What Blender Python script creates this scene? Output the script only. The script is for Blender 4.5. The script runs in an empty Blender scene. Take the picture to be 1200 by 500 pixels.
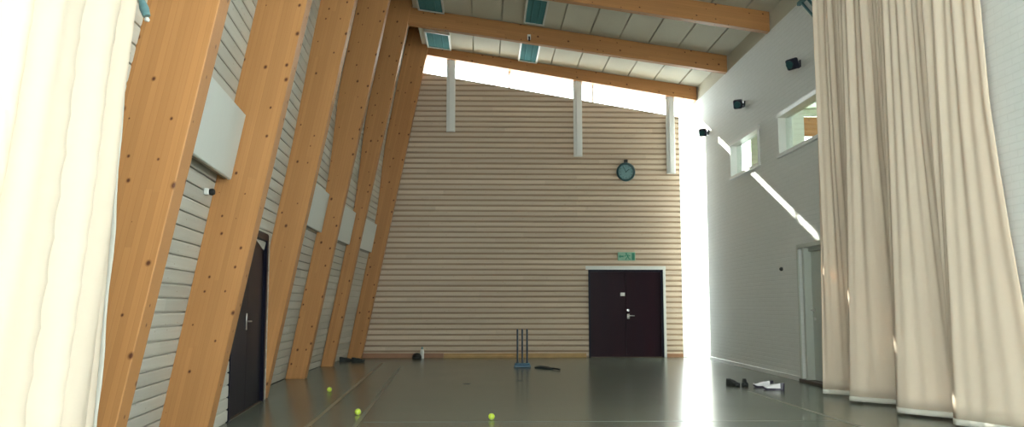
import bpy, bmesh, math, random
from mathutils import Vector, Matrix
random.seed(7)
C = bpy.context.scene.collection
XR = 5.12          # right wall plane
YB = 20.2          # end wall plane
PITCH = 0.127      # board pitch
SL = 0.1455        # roof slope (rises towards the left)
LEAN = 0.198       # lean of the columns
def ceil_z(x): return 6.47 + SL * (XR - x)

# ------------------------------------------------------------------ materials
def nt(name):
    m = bpy.data.materials.new(name); m.use_nodes = True
    t = m.node_tree; b = t.nodes['Principled BSDF']
    return m, t, b
def nd(t, typ, **kw):
    n = t.nodes.new(typ)
    for k, v in kw.items():
        if hasattr(n, k): setattr(n, k, v)
        else: n.inputs[k].default_value = v
    return n
def mth(t, op, a, b=None, c=None):
    n = t.nodes.new('ShaderNodeMath'); n.operation = op
    for i, v in enumerate((a, b, c)):
        if v is None: continue
        if isinstance(v, (int, float)): n.inputs[i].default_value = v
        else: t.links.new(v, n.inputs[i])
    return n.outputs[0]
def comb(t, x, y, z):
    n = t.nodes.new('ShaderNodeCombineXYZ')
    for i, v in enumerate((x, y, z)):
        if isinstance(v, (int, float)): n.inputs[i].default_value = v
        else: t.links.new(v, n.inputs[i])
    return n.outputs[0]
def mixc(t, fac, a, b, blend='MIX'):
    n = t.nodes.new('ShaderNodeMix'); n.data_type = 'RGBA'; n.blend_type = blend
    for s, v in ((n.inputs[0], fac), (n.inputs[6], a), (n.inputs[7], b)):
        if isinstance(v, (int, float)): s.default_value = v
        elif isinstance(v, tuple): s.default_value = (*v[:3], 1)
        else: t.links.new(v, s)
    return n.outputs[2]
def noise(t, vec, scale=1.0, detail=3.0, rough=0.5):
    n = nd(t, 'ShaderNodeTexNoise'); n.inputs['Scale'].default_value = scale
    n.inputs['Detail'].default_value = detail; n.inputs['Roughness'].default_value = rough
    if vec is not None: t.links.new(vec, n.inputs['Vector'])
    return n.outputs['Fac']
def wnoise(t, vec):
    n = nd(t, 'ShaderNodeTexWhiteNoise'); n.noise_dimensions = '3D'
    t.links.new(vec, n.inputs['Vector']); return n.outputs['Value']
def bump(t, b, h, strength=0.3, dist=0.01):
    n = nd(t, 'ShaderNodeBump'); n.inputs['Strength'].default_value = strength
    n.inputs['Distance'].default_value = dist
    t.links.new(h, n.inputs['Height']); t.links.new(n.outputs[0], b.inputs['Normal'])
def coords(t, kind='Object'):
    tc = nd(t, 'ShaderNodeTexCoord'); s = nd(t, 'ShaderNodeSeparateXYZ')
    t.links.new(tc.outputs[kind], s.inputs[0])
    return tc.outputs[kind], s.outputs[0], s.outputs[1], s.outputs[2]

def plain(name, col, rough=0.5, metal=0.0, var=0.06, scale=14.0, spec=0.5):
    m, t, b = nt(name)
    v, x, y, z = coords(t)
    f = noise(t, v, scale, 4)
    dark = tuple(c * (1 - var) for c in col); lite = tuple(min(1, c * (1 + var)) for c in col)
    t.links.new(mixc(t, f, dark, lite), b.inputs['Base Color'])
    b.inputs['Roughness'].default_value = rough; b.inputs['Metallic'].default_value = metal
    b.inputs['Specular IOR Level'].default_value = spec
    return m

def glulam(name, axis, base):
    """laminated spruce; grain along the member (axis 'z' leaning column, 'x' sloping rafter)"""
    m, t, b = nt(name)
    v, x, y, z = coords(t)
    oi = nd(t, 'ShaderNodeObjectInfo').outputs['Random']
    if axis == 'z':
        u = mth(t, 'SUBTRACT', x, mth(t, 'MULTIPLY', z, LEAN)); l = z
    else:
        u = mth(t, 'ADD', z, mth(t, 'MULTIPLY', x, SL)); l = x
    l = mth(t, 'ADD', l, mth(t, 'MULTIPLY', oi, 37.0))
    lam = mth(t, 'FLOOR', mth(t, 'DIVIDE', u, 0.045))
    piece = mth(t, 'FLOOR', mth(t, 'ADD', mth(t, 'MULTIPLY', l, 0.33), mth(t, 'MULTIPLY', wnoise(t, comb(t, lam, 3.1, 0.5)), 3.0)))
    tone = wnoise(t, comb(t, lam, piece, 1.7))
    g = noise(t, comb(t, mth(t, 'MULTIPLY', u, 55.0), mth(t, 'MULTIPLY', y, 30.0), mth(t, 'MULTIPLY', l, 1.1)), 1.0, 4, 0.6)
    big = noise(t, comb(t, mth(t, 'MULTIPLY', u, 5.0), y, mth(t, 'MULTIPLY', l, 0.5)), 1.0, 2)
    c1 = mixc(t, tone, tuple(c * 0.88 for c in base), tuple(c * 1.1 for c in base))
    c2 = mixc(t, mth(t, 'MULTIPLY', g, 0.55), c1, (base[0] * 0.62, base[1] * 0.5, base[2] * 0.38))
    c3 = mixc(t, mth(t, 'MULTIPLY', big, 0.35), c2, (base[0] * 1.15, base[1] * 1.12, base[2] * 1.1))
    vo = nd(t, 'ShaderNodeTexVoronoi'); vo.voronoi_dimensions = '2D'; vo.inputs['Scale'].default_value = 4.6
    t.links.new(comb(t, mth(t, 'ADD', u, y), mth(t, 'MULTIPLY', l, 0.85), 0.0), vo.inputs['Vector'])
    rnd = nd(t, 'ShaderNodeSeparateColor'); t.links.new(vo.outputs['Color'], rnd.inputs[0])
    rad = mth(t, 'MULTIPLY_ADD', rnd.outputs[0], 0.125, 0.02)
    k = nd(t, 'ShaderNodeMapRange'); k.interpolation_type = 'SMOOTHSTEP'
    t.links.new(vo.outputs['Distance'], k.inputs['Value'])
    k.inputs['From Min'].default_value = 0.0; t.links.new(rad, k.inputs['From Max'])
    k.inputs['To Min'].default_value = 1.0; k.inputs['To Max'].default_value = 0.0
    kk = mth(t, 'MULTIPLY', k.outputs[0], mth(t, 'GREATER_THAN', rnd.outputs[1], 0.2))
    c4 = mixc(t, mth(t, 'MINIMUM', mth(t, 'MULTIPLY', kk, 1.3), 1.0), c3, (0.10, 0.03, 0.012))
    seam = mth(t, 'LESS_THAN', mth(t, 'FRACT', mth(t, 'DIVIDE', u, 0.045)), 0.05)
    c5 = mixc(t, mth(t, 'MULTIPLY', seam, 0.35), c4, (base[0] * 0.5, base[1] * 0.4, base[2] * 0.3))
    t.links.new(c5, b.inputs['Base Color']); b.inputs['Roughness'].default_value = 0.5
    b.inputs['Specular IOR Level'].default_value = 0.3
    bump(t, b, g, 0.08, 0.004)
    return m

def boards(name, base, warm, low_brown=0.0):
    m, t, b = nt(name)
    v, x, y, z = coords(t)
    l = mth(t, 'ADD', x, y)
    idx = mth(t, 'FLOOR', mth(t, 'DIVIDE', mth(t, 'ADD', z, 0.0001), PITCH))
    piece = mth(t, 'FLOOR', mth(t, 'ADD', mth(t, 'MULTIPLY', l, 0.28), mth(t, 'MULTIPLY', wnoise(t, comb(t, idx, 5.0, 1.0)), 5.0)))
    tone = wnoise(t, comb(t, idx, piece, 2.0))
    st = noise(t, comb(t, mth(t, 'MULTIPLY', l, 0.8), mth(t, 'MULTIPLY', z, 38.0), idx), 1.0, 4, 0.6)
    c1 = mixc(t, tone, tuple(c * 0.86 for c in base), tuple(c * 1.08 for c in base))
    c2 = mixc(t, mth(t, 'MULTIPLY', st, 0.75), c1, warm)
    vo = nd(t, 'ShaderNodeTexVoronoi'); vo.voronoi_dimensions = '2D'; vo.inputs['Scale'].default_value = 3.0
    t.links.new(comb(t, l, mth(t, 'MULTIPLY', z, 1.6), 0.0), vo.inputs['Vector'])
    kn = mth(t, 'LESS_THAN', vo.outputs['Distance'], 0.03)
    c3 = mixc(t, mth(t, 'MULTIPLY', kn, 0.5), c2, (0.25, 0.13, 0.06))
    if low_brown:   # browner over the lower part of each board
        fr = mth(t, 'FRACT', mth(t, 'DIVIDE', mth(t, 'ADD', z, 0.0001), PITCH))
        mr = nd(t, 'ShaderNodeMapRange'); t.links.new(fr, mr.inputs['Value'])
        mr.inputs['From Min'].default_value = 0.30; mr.inputs['From Max'].default_value = 0.46
        mr.inputs['To Min'].default_value = low_brown; mr.inputs['To Max'].default_value = 0.0
        c3 = mixc(t, mr.outputs[0], c3, (0.36, 0.235, 0.145))
    t.links.new(c3, b.inputs['Base Color']); b.inputs['Roughness'].default_value = 0.6
    b.inputs['Specular IOR Level'].default_value = 0.25
    bump(t, b, st, 0.12, 0.003)
    return m

M = {}
M['glulam'] = glulam('glulam_spruce', 'z', (0.51, 0.25, 0.096))
M['rafter'] = glulam('rafter_spruce', 'x', (0.51, 0.25, 0.096))
M['boards'] = boards('whitewashed_pine_boards', (0.73, 0.625, 0.52), (0.51, 0.375, 0.255), 0.62)
M['boards_left'] = boards('grey_white_pine_boards', (0.60, 0.58, 0.53), (0.47, 0.43, 0.36))
M['pine'] = plain('yellow_pine_trim', (0.46, 0.28, 0.10), 0.5, var=0.25, scale=6)
M['pine_red_dim'] = plain('reddish_dim_pine_trim', (0.34, 0.17, 0.09), 0.5, var=0.2, scale=6)  # redder, darker copy of the pine; dimmer lighting put into the colour
M['white'] = plain('white_enamel', (0.72, 0.73, 0.71), 0.4, var=0.03)
M['panel'] = plain('matt_white_panel', (0.62, 0.64, 0.61), 0.55, var=0.02)
M['frame_white'] = plain('white_painted_wood', (0.78, 0.79, 0.78), 0.35, var=0.03)
M['door_grey'] = plain('grey_white_door_paint', (0.56, 0.60, 0.56), 0.45, var=0.03)
M['teal'] = plain('teal_painted_steel', (0.06, 0.20, 0.22), 0.35, var=0.1)
M['teal_matt'] = plain('matt_teal_reflector', (0.10, 0.26, 0.28), 0.9, var=0.1, spec=0.05)
M['teal_lite'] = plain('pale_teal_plastic', (0.14, 0.28, 0.30), 0.4, var=0.3, scale=30)
M['dark_teal'] = plain('dark_teal_plastic', (0.02, 0.075, 0.085), 0.3, var=0.1)
M['navy'] = plain('navy_black_casing', (0.012, 0.012, 0.03), 0.3)
M['black'] = plain('black_rubber', (0.012, 0.013, 0.013), 0.5)
M['charcoal'] = plain('charcoal_fabric', (0.025, 0.03, 0.03), 0.8, var=0.25, scale=60)
M['chrome'] = plain('brushed_steel', (0.6, 0.6, 0.6), 0.3, metal=1.0)
M['brown'] = plain('dark_brown_wood', (0.06, 0.035, 0.018), 0.5, var=0.2)
M['blue'] = plain('deep_blue_plastic', (0.012, 0.09, 0.17), 0.35)
M['navy_stump'] = plain('navy_plastic_stump', (0.006, 0.022, 0.05), 0.3)
M['shoe_white'] = plain('white_leather', (0.85, 0.83, 0.88), 0.45)
M['shoe_violet'] = plain('dark_violet_leather', (0.03, 0.02, 0.045), 0.4)
M['ceil_gallery'] = plain('gallery_plaster', (0.66, 0.70, 0.62), 0.8)
M['line'] = plain('pale_court_paint', (0.25, 0.25, 0.20), 0.35)
M['line_warm'] = plain('buff_court_paint', (0.32, 0.26, 0.17), 0.35)
M['line_faint'] = plain('worn_court_paint', (0.19, 0.20, 0.165), 0.35)
M['bat'] = plain('dark_bat_face', (0.018, 0.035, 0.045), 0.35)

def m_door(name, base, tint):
    m, t, b = nt(name); v, x, y, z = coords(t)
    n = noise(t, comb(t, mth(t, 'MULTIPLY', x, 3.0), mth(t, 'MULTIPLY', y, 3.0), mth(t, 'MULTIPLY', z, 0.6)), 1.0, 3)
    t.links.new(mixc(t, n, base, tint), b.inputs['Base Color'])
    b.inputs['Roughness'].default_value = 0.4; b.inputs['Specular IOR Level'].default_value = 0.12
    return m
M['maroon'] = m_door('dark_maroon_door', (0.010, 0.003, 0.010), (0.024, 0.003, 0.007))
M['midnight'] = m_door('midnight_blue_door', (0.006, 0.006, 0.016), (0.010, 0.009, 0.018))

def m_floor():
    m, t, b = nt('grey_green_sports_linoleum'); v, x, y, z = coords(t)
    n1 = noise(t, v, 0.6, 3); n2 = noise(t, v, 45.0, 3)
    c = mixc(t, n1, (0.135, 0.158, 0.132), (0.152, 0.178, 0.150))
    c = mixc(t, mth(t, 'MULTIPLY', n2, 0.3), c, (0.17, 0.195, 0.168))
    t.links.new(c, b.inputs['Base Color'])
    r = mth(t, 'MULTIPLY_ADD', noise(t, v, 1.2, 2), 0.04, 0.20)
    t.links.new(r, b.inputs['Roughness']); b.inputs['Specular IOR Level'].default_value = 0.5
    return m
M['floor'] = m_floor()
def m_brick():
    m, t, b = nt('painted_white_brick'); v, x, y, z = coords(t)
    br = nd(t, 'ShaderNodeTexBrick'); br.inputs['Scale'].default_value = 1.0
    br.inputs['Brick Width'].default_value = 0.24; br.inputs['Row Height'].default_value = 0.075
    br.inputs['Mortar Size'].default_value = 0.008; br.inputs['Mortar Smooth'].default_value = 0.6
    t.links.new(comb(t, y, z, 0.0), br.inputs['Vector'])
    n = noise(t, comb(t, mth(t, 'MULTIPLY', y, 5.0), mth(t, 'MULTIPLY', z, 14.0), x), 1.0, 4)
    c = mixc(t, n, (0.74, 0.765, 0.755), (0.81, 0.835, 0.825))
    c = mixc(t, mth(t, 'MULTIPLY', br.outputs['Fac'], 0.22), c, (0.6, 0.62, 0.6))
    t.links.new(c, b.inputs['Base Color']); b.inputs['Roughness'].default_value = 0.7
    h = mth(t, 'SUBTRACT', mth(t, 'MULTIPLY', n, 0.35), br.outputs['Fac'])
    bump(t, b, h, 0.35, 0.006)
    return m
M['brick'] = m_brick()
def m_woodwool():
    m, t, b = nt('wood_wool_ceiling_board'); v, x, y, z = coords(t)
    n = noise(t, v, 70.0, 4, 0.7); n2 = noise(t, v, 1.3, 2)
    tone = wnoise(t, comb(t, mth(t, 'FLOOR', mth(t, 'DIVIDE', mth(t, 'SUBTRACT', x, 2.83), 0.62)), mth(t, 'FLOOR', mth(t, 'DIVIDE', y, 2.9)), 0.0))
    c = mixc(t, n, (0.55, 0.52, 0.42), (0.74, 0.70, 0.59))
    c = mixc(t, mth(t, 'MULTIPLY', tone, 0.25), c, (0.55, 0.53, 0.45))
    t.links.new(c, b.inputs['Base Color']); b.inputs['Roughness'].default_value = 0.9
    bump(t, b, n, 0.5, 0.01)
    return m
M['woodwool'] = m_woodwool()
def m_fabric(name, base, trans):
    m, t, b = nt(name); v, x, y, z = coords(t)
    n = noise(t, v, 3.0, 3); wv = noise(t, v, 260.0, 2)
    c = mixc(t, n, tuple(k * 0.93 for k in base), base)
    t.links.new(c, b.inputs['Base Color']); b.inputs['Roughness'].default_value = 0.85
    b.inputs['Specular IOR Level'].default_value = 0.15
    bump(t, b, wv, 0.15, 0.002)
    tr = nd(t, 'ShaderNodeBsdfTranslucent'); tr.inputs['Color'].default_value = (*trans, 1)
    mx = nd(t, 'ShaderNodeMixShader'); mx.inputs[0].default_value = 0.25
    t.links.new(b.outputs[0], mx.inputs[1]); t.links.new(tr.outputs[0], mx.inputs[2])
    t.links.new(mx.outputs[0], t.nodes['Material Output'].inputs['Surface'])
    return m
M['curtain'] = m_fabric('cream_curtain_cloth', (0.87, 0.765, 0.635), (0.92, 0.58, 0.33))
M['hem'] = m_fabric('pale_hem_tape', (0.78, 0.76, 0.70), (0.7, 0.65, 0.55))
def m_glass():
    m, t, b = nt('clear_glass'); t.nodes.remove(b)
    tr = nd(t, 'ShaderNodeBsdfTransparent'); tr.inputs['Color'].default_value = (0.93, 0.97, 0.95, 1)
    gl = nd(t, 'ShaderNodeBsdfGlossy'); gl.inputs['Roughness'].default_value = 0.02
    ge = nd(t, 'ShaderNodeNewGeometry'); dp = nd(t, 'ShaderNodeVectorMath', operation='DOT_PRODUCT')
    t.links.new(ge.outputs['Normal'], dp.inputs[0]); t.links.new(ge.outputs['Incoming'], dp.inputs[1])
    c = mth(t, 'SUBTRACT', 1.0, mth(t, 'ABSOLUTE', dp.outputs['Value']))
    fr = mth(t, 'MULTIPLY_ADD', mth(t, 'POWER', c, 5.0), 0.6, 0.03)      # Schlick, same from both sides
    mx = nd(t, 'ShaderNodeMixShader')
    t.links.new(fr, mx.inputs[0]); t.links.new(tr.outputs[0], mx.inputs[1]); t.links.new(gl.outputs[0], mx.inputs[2])
    t.links.new(mx.outputs[0], t.nodes['Material Output'].inputs['Surface'])
    return m
M['glass'] = m_glass()
M['green'] = plain('exit_sign_green', (0.01, 0.20, 0.12), 0.4)
M['sign_pale'] = plain('exit_sign_pale', (0.20, 0.40, 0.28), 0.4)
def m_ball():
    m, t, b = nt('yellow_green_felt'); v, x, y, z = coords(t)
    n = noise(t, v, 300.0, 3)
    t.links.new(mixc(t, n, (0.45, 0.62, 0.02), (0.72, 0.88, 0.10)), b.inputs['Base Color'])
    b.inputs['Roughness'].default_value = 0.9; bump(t, b, n, 0.5, 0.002)
    return m
M['ball'] = m_ball()

# ------------------------------------------------------------------ mesh helpers
class MB:
    def __init__(s): s.bm = bmesh.new()
    def poly(s, pts): return s.bm.faces.new([s.bm.verts.new(p) for p in pts])
    def box(s, x0, x1, y0, y1, z0, z1, bev=0.0, seg=1):
        vs = [s.bm.verts.new((x, y, z)) for x in (x0, x1) for y in (y0, y1) for z in (z0, z1)]
        fs = [(0, 1, 3, 2), (4, 6, 7, 5), (0, 4, 5, 1), (2, 3, 7, 6), (0, 2, 6, 4), (1, 5, 7, 3)]
        faces = [s.bm.faces.new([vs[i] for i in f]) for f in fs]
        if bev > 0:
            es = {e for f in faces for e in f.edges}
            bmesh.ops.bevel(s.bm, geom=list(es), offset=bev, segments=seg, affect='EDGES', profile=0.5)
        return s
    def prism(s, pts, off, bev=0.0):
        """polygon pts (3D) extruded by vector off"""
        n = len(pts); off = Vector(off)
        a = [s.bm.verts.new(p) for p in pts]; b = [s.bm.verts.new(Vector(p) + off) for p in pts]
        fs = [s.bm.faces.new(a), s.bm.faces.new(b[::-1])]
        for i in range(n):
            j = (i + 1) % n; fs.append(s.bm.faces.new((a[i], b[i], b[j], a[j])))
        if bev > 0:
            es = {e for f in fs for e in f.edges}
            bmesh.ops.bevel(s.bm, geom=list(es), offset=bev, segments=1, affect='EDGES')
        return s
    def tube(s, pts, r, seg=12, cap=True):
        pts = [Vector(p) for p in pts]; rings = []
        rr = r if isinstance(r, (list, tuple)) else [r] * len(pts)
        for i, p in enumerate(pts):
            d = (pts[min(i + 1, len(pts) - 1)] - pts[max(i - 1, 0)]).normalized()
            up = Vector((0, 0, 1)) if abs(d.z) < 0.9 else Vector((1, 0, 0))
            a = d.cross(up).normalized(); b = d.cross(a)
            rings.append([s.bm.verts.new(p + (a * math.cos(2 * math.pi * k / seg) + b * math.sin(2 * math.pi * k / seg)) * rr[i]) for k in range(seg)])
        for q in range(len(rings) - 1):
            for k in range(seg):
                s.bm.faces.new((rings[q][k], rings[q][(k + 1) % seg], rings[q + 1][(k + 1) % seg], rings[q + 1][k]))
        if cap: s.bm.faces.new(rings[0][::-1]); s.bm.faces.new(rings[-1])
        return s
    def loft(s, rings, cap=True):
        R = [[s.bm.verts.new(p) for p in r] for r in rings]; n = len(R[0])
        for q in range(len(R) - 1):
            for k in range(n): s.bm.faces.new((R[q][k], R[q][(k + 1) % n], R[q + 1][(k + 1) % n], R[q + 1][k]))
        if cap: s.bm.faces.new(R[0][::-1]); s.bm.faces.new(R[-1])
        return s
    def lathe(s, prof, c, axis='z', seg=32):
        """prof: list of (r, h)"""
        rings = []
        for r, h in prof:
            ring = []
            for k in range(seg):
                a = 2 * math.pi * k / seg; u, v = max(r, 1e-4) * math.cos(a), max(r, 1e-4) * math.sin(a)
                p = {'z': (u, v, h), 'y': (u, h, v), 'x': (h, u, v)}[axis]
                ring.append(Vector(c) + Vector(p))
            rings.append(ring)
        return s.loft(rings)
    def xf(s, mat): bmesh.ops.transform(s.bm, matrix=mat, verts=s.bm.verts); return s
def obj(name, mb, mat, parent=None, smooth=False):
    bm = mb.bm
    if parent is not None:
        base = Vector(parent['_w'])
        bmesh.ops.translate(bm, verts=bm.verts, vec=-base)
    bmesh.ops.recalc_face_normals(bm, faces=bm.faces)
    if smooth:
        for f in bm.faces: f.smooth = True
    me = bpy.data.meshes.new(name); bm.to_mesh(me); bm.free()
    me.materials.append(mat)
    o = bpy.data.objects.new(name, me); C.objects.link(o)
    if parent is not None: o.parent = parent; o['_w'] = parent['_w']
    else: o['_w'] = (0.0, 0.0, 0.0)
    if smooth:
        try: me.set_sharp_from_angle(angle=math.radians(45))
        except Exception: pass
    return o
def thing(name, label, cat, loc, group=None):
    o = bpy.data.objects.new(name, None); C.objects.link(o); o.location = loc
    o.empty_display_size = 0.1
    o['label'] = label; o['category'] = cat; o['_w'] = tuple(loc)
    if group: o['group'] = group
    return o
def tag(o, label, cat, group=None):
    o['label'] = label; o['category'] = cat
    if group: o['group'] = group
    return o
def struct(name, mb, mat, smooth=False):
    o = obj(name, mb, mat, None, smooth); o['kind'] = 'structure'; return o
def local_mesh(name, mb, mat, loc, smooth=False):
    """top-level single mesh with its origin at loc"""
    bmesh.ops.translate(mb.bm, verts=mb.bm.verts, vec=-Vector(loc))
    o = obj(name, mb, mat, None, smooth); o.location = loc; o['_w'] = tuple(loc); return o

# ------------------------------------------------------------------ left side layout
# Y of near face, X of the inner edge at the floor, X of the wall plane at the floor
COL = [(-2.9, -1.9, -2.4), (0.0, -2.05, -2.55), (2.8, -2.2, -2.70),
       (5.6, -2.42, -2.87), (8.4, -2.64, -3.10), (11.4, -2.853, -3.22), (14.5, -2.973, -3.30), (17.4, -3.02, -3.27), (19.93, -2.81, -3.15)]
WL = 0.19
NODES = [(-8.0, -2.1)] + [(c[0], c[2]) for c in COL] + [(YB + 0.2, -3.13)]
def wall_x0(y):
    for (ya, xa), (yb, xb) in zip(NODES, NODES[1:]):
        if y <= yb: return xa + (xb - xa) * (y - ya) / (yb - ya)
    return NODES[-1][1]
def wall_bend(y, z):   # the boards draw back behind the columns towards the top of the far bays
    t = max(0.0, min(1.0, (z - 3.0) / 2.4)); g = max(0.0, min(1.0, (y - 10.0) / 4.5))
    return 0.16 * t * t * (3 - 2 * t) * g
def wall_x(y, z): return wall_x0(y) + WL * z - wall_bend(y, z)

# groove profile along the height: (z, depth behind the face)
def board_profile(z0, z1, gap, depth, chamfer):
    out = []; i = int(math.floor(z0 / PITCH))
    while i * PITCH < z1:
        a = i * PITCH
        for z, d in ((a, depth), (a + gap, depth), (a + gap + 0.002, chamfer), (a + gap + 0.016, 0.0), (a + PITCH - 0.012, 0.0), (a + PITCH - 0.001, chamfer)):
            if z0 <= z <= z1: out.append((z, d))
        i += 1
    return out

def bevel_profile(z0, z1):
    out = []; i = 0
    while i * PITCH < z1:
        a = i * PITCH
        for z, d in ((a, 0.030), (a + 0.012, 0.030), (a + 0.014, 0.022), (a + 0.044, 0.003), (a + 0.050, 0.0), (a + PITCH - 0.010, 0.0), (a + PITCH - 0.001, 0.006)):
            if z0 <= z <= z1: out.append((z, d))
        i += 1
    return out
# ------------------------------------------------------------------ setting
# floor
mb = MB(); mb.box(-3.6, 9.0, -8.3, YB + 0.3, -0.2, 0.0)
floor = struct('floor', mb, M['floor'])
def floor_line(name, p, q, w, mat, lab):
    p, q = Vector((*p, 0)), Vector((*q, 0)); d = (q - p).normalized(); n = Vector((-d.y, d.x, 0)) * w / 2
    m = MB(); m.prism([p - n + Vector((0, 0, 0.0002)), q - n + Vector((0, 0, 0.0002)), q + n + Vector((0, 0, 0.0002)), p + n + Vector((0, 0, 0.0002))], (0, 0, 0.0012))
    o = obj(name, m, mat, floor); o['label'] = lab; o['kind'] = 'structure'
floor_line('court_line', (-2.16, 18.6), (-1.70, 7.0), 0.045, M['line_warm'], 'buff court line nearest the leaning columns')
floor_line('court_line', (-1.65, 17.2), (-1.22, 7.0), 0.045, M['line'], 'pale court line right of the buff one')
floor_line('court_line', (3.76, 12.2), (3.82, 6.5), 0.05, M['line'], 'pale side line in front of the right curtain')
floor_line('court_line', (-1.25, 9.15), (3.76, 9.10), 0.03, M['line_faint'], 'faint cross line behind the nearest ball')
for k, (sx, sy) in enumerate(((0.585, 14.03), (-0.262, 13.55))):
    m = MB(); m.lathe([(0.0, 0.0005), (0.055, 0.0005), (0.055, 0.003), (0.04, 0.004), (0.0, 0.004)], (sx, sy, 0), seg=20)
    o = obj('floor_socket', m, M['black'], floor); o['kind'] = 'structure'

# ceiling: grooved boards running along the hall
mb = MB(); prof = []
x = XR + 0.25; gx = []
k = -20
xs = sorted([2.83 + 0.62 * i for i in range(-11, 5) if -1.45 < 2.83 + 0.62 * i < XR + 0.2])
pts = [(-1.5, 0)]
for g in xs: pts += [(g - 0.015, 0), (g - 0.012, 0.06), (g + 0.012, 0.06), (g + 0.015, 0)]
pts += [(XR + 0.25, 0)]
low = [(px, ceil_z(px) + d) for px, d in pts]
poly = [(px, -8.3, pz) for px, pz in low] + [(XR + 0.25, -8.3, ceil_z(XR + 0.25) + 0.3), (-1.7, -8.3, 8.6), (-3.8, -8.3, 8.6), (-3.8, -8.3, 8.28), (-1.5, -8.3, 8.28)]
mb.prism(poly, (0, YB + 0.3 + 8.3, 0))
struct('ceiling', mb, M['woodwool'])
# roof overhang beyond the end wall
mb = MB(); e0 = YB + 0.3
mb.prism([(-3.8, e0, ceil_z(-3.8)), (6.5, e0, ceil_z(6.5)), (6.5, e0, ceil_z(6.5) + 0.3), (-3.8, e0, ceil_z(-3.8) + 0.3)], (0, 1.0, 0))
struct('trim_1', mb, M['woodwool'])

# left wall: horizontal boards on a leaning plane
mb = MB(); LO = (-7.4, 2.6, 1.2, 6.8)      # unseen window added in the leaning wall to light the right wall
def left_piece(ya, yb, z0, z1):
    pr = [(z0, 0.0)] + board_profile(z0, z1, 0.011, 0.03, 0.004) + [(z1, 0.0)]
    ys = [ya] + [n[0] for n in NODES if ya < n[0] < yb] + [yb]
    grid = [[mb.bm.verts.new((wall_x(y, z) - d, y, z)) for (z, d) in pr] for y in ys]
    for a, b in zip(grid, grid[1:]):
        for i in range(len(pr) - 1): mb.bm.faces.new((a[i], b[i], b[i + 1], a[i + 1]))
    o = 0.032
    for p, q in zip(ys, ys[1:]):   # solid backing
        zz = [z0] + [k * 0.3 for k in range(1, 28) if z0 < k * 0.3 < z1] + [z1]
        for za, zb in zip(zz, zz[1:]):
            mb.loft([[(wall_x(yy, za) - o, yy, za), (wall_x(yy, zb) - o, yy, zb), (wall_x(yy, zb) - o - 0.2, yy, zb), (wall_x(yy, za) - o - 0.2, yy, za)] for yy in (p, q)])
left_piece(-8.0, LO[0], 0, 8.3); left_piece(LO[0], LO[1], 0, LO[2]); left_piece(LO[0], LO[1], LO[3], 8.3); left_piece(LO[1], YB + 0.2, 0, 8.3)
struct('wall_left', mb, M['boards_left'])

# door bay in the left wall (vertical boarded front between two columns)
def bay_x(y): return -2.625 + (y - 8.6) * (-2.835 + 2.625) / (11.39 - 8.6)
DY0, DY1, DZ = 9.22, 11.16, 2.07
BZ = 2.36
mb = MB(); pr2 = board_profile(0.0, BZ, 0.010, 0.018, 0.005)
def strip(y0, y1, z0, z1):
    pp = [(z, d) for z, d in pr2 if z0 <= z <= z1]
    if pp[0][0] > z0: pp = [(z0, 0.0)] + pp
    if pp[-1][0] < z1: pp = pp + [(z1, 0.0)]
    A = [mb.bm.verts.new((bay_x(y0) - d, y0, z)) for z, d in pp]; B = [mb.bm.verts.new((bay_x(y1) - d, y1, z)) for z, d in pp]
    for i in range(len(pp) - 1): mb.bm.faces.new((A[i], B[i], B[i + 1], A[i + 1]))
Y0b, Y1b = 8.6, 11.39
strip(Y0b, DY0 - 0.06, 0, BZ); strip(DY1 + 0.06, Y1b, 0, BZ); strip(DY0 - 0.06, DY1 + 0.06, DZ + 0.06, BZ)
mb.poly([(bay_x(Y0b), Y0b, BZ), (bay_x(Y1b), Y1b, BZ), (wall_x(Y1b, BZ) - 0.02, Y1b, BZ), (wall_x(Y0b, BZ) - 0.02, Y0b, BZ)])
for yy in (Y0b, Y1b): mb.poly([(bay_x(yy), yy, 0), (bay_x(yy), yy, BZ), (wall_x(yy, BZ) - 0.02, yy, BZ), (wall_x(yy, 0) - 0.02, yy, 0)])
struct('trim_2', mb, M['boards_left'])
# its dark double door
def bayframe(y0, y1, z0, z1, t0, t1, m):
    m.prism([(bay_x(y0) + t0, y0, z0), (bay_x(y1) + t0, y1, z0), (bay_x(y1) + t0, y1, z1), (bay_x(y0) + t0, y0, z1)], (t1 - t0, 0, 0))
d1 = MB(); ym = (DY0 + DY1) / 2
bayframe(DY0 + 0.03, ym - 0.003, 0.012, DZ - 0.03, -0.07, -0.03, d1); bayframe(ym + 0.003, DY1 - 0.03, 0.012, DZ - 0.03, -0.07, -0.03, d1)
door1 = struct('door_1', d1, M['midnight'])
f = MB()
bayframe(DY0 - 0.06, DY0 + 0.03, 0, DZ + 0.06, -0.09, 0.012, f); bayframe(DY1 - 0.03, DY1 + 0.06, 0, DZ + 0.06, -0.09, 0.012, f); bayframe(DY0 - 0.06, DY1 + 0.06, DZ - 0.03, DZ + 0.06, -0.09, 0.012, f)
obj('door_frame', f, M['midnight'], door1)
f = MB(); xh = bay_x(ym)
f.box(xh - 0.03, xh - 0.018, ym - 0.07, ym - 0.035, 0.93, 1.12, 0.004); f.tube([(xh - 0.02, ym - 0.05, 1.03), (xh + 0.03, ym - 0.05, 1.03), (xh + 0.035, ym - 0.06, 1.03), (xh + 0.035, ym - 0.17, 1.03)], 0.009, 10)
obj('door_handle', f, M['chrome'], door1, True)
f = MB(); bayframe(DY0, DY1, 0.0, 0.012, -0.12, 0.0, f); obj('threshold', f, M['brown'], door1)

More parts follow.
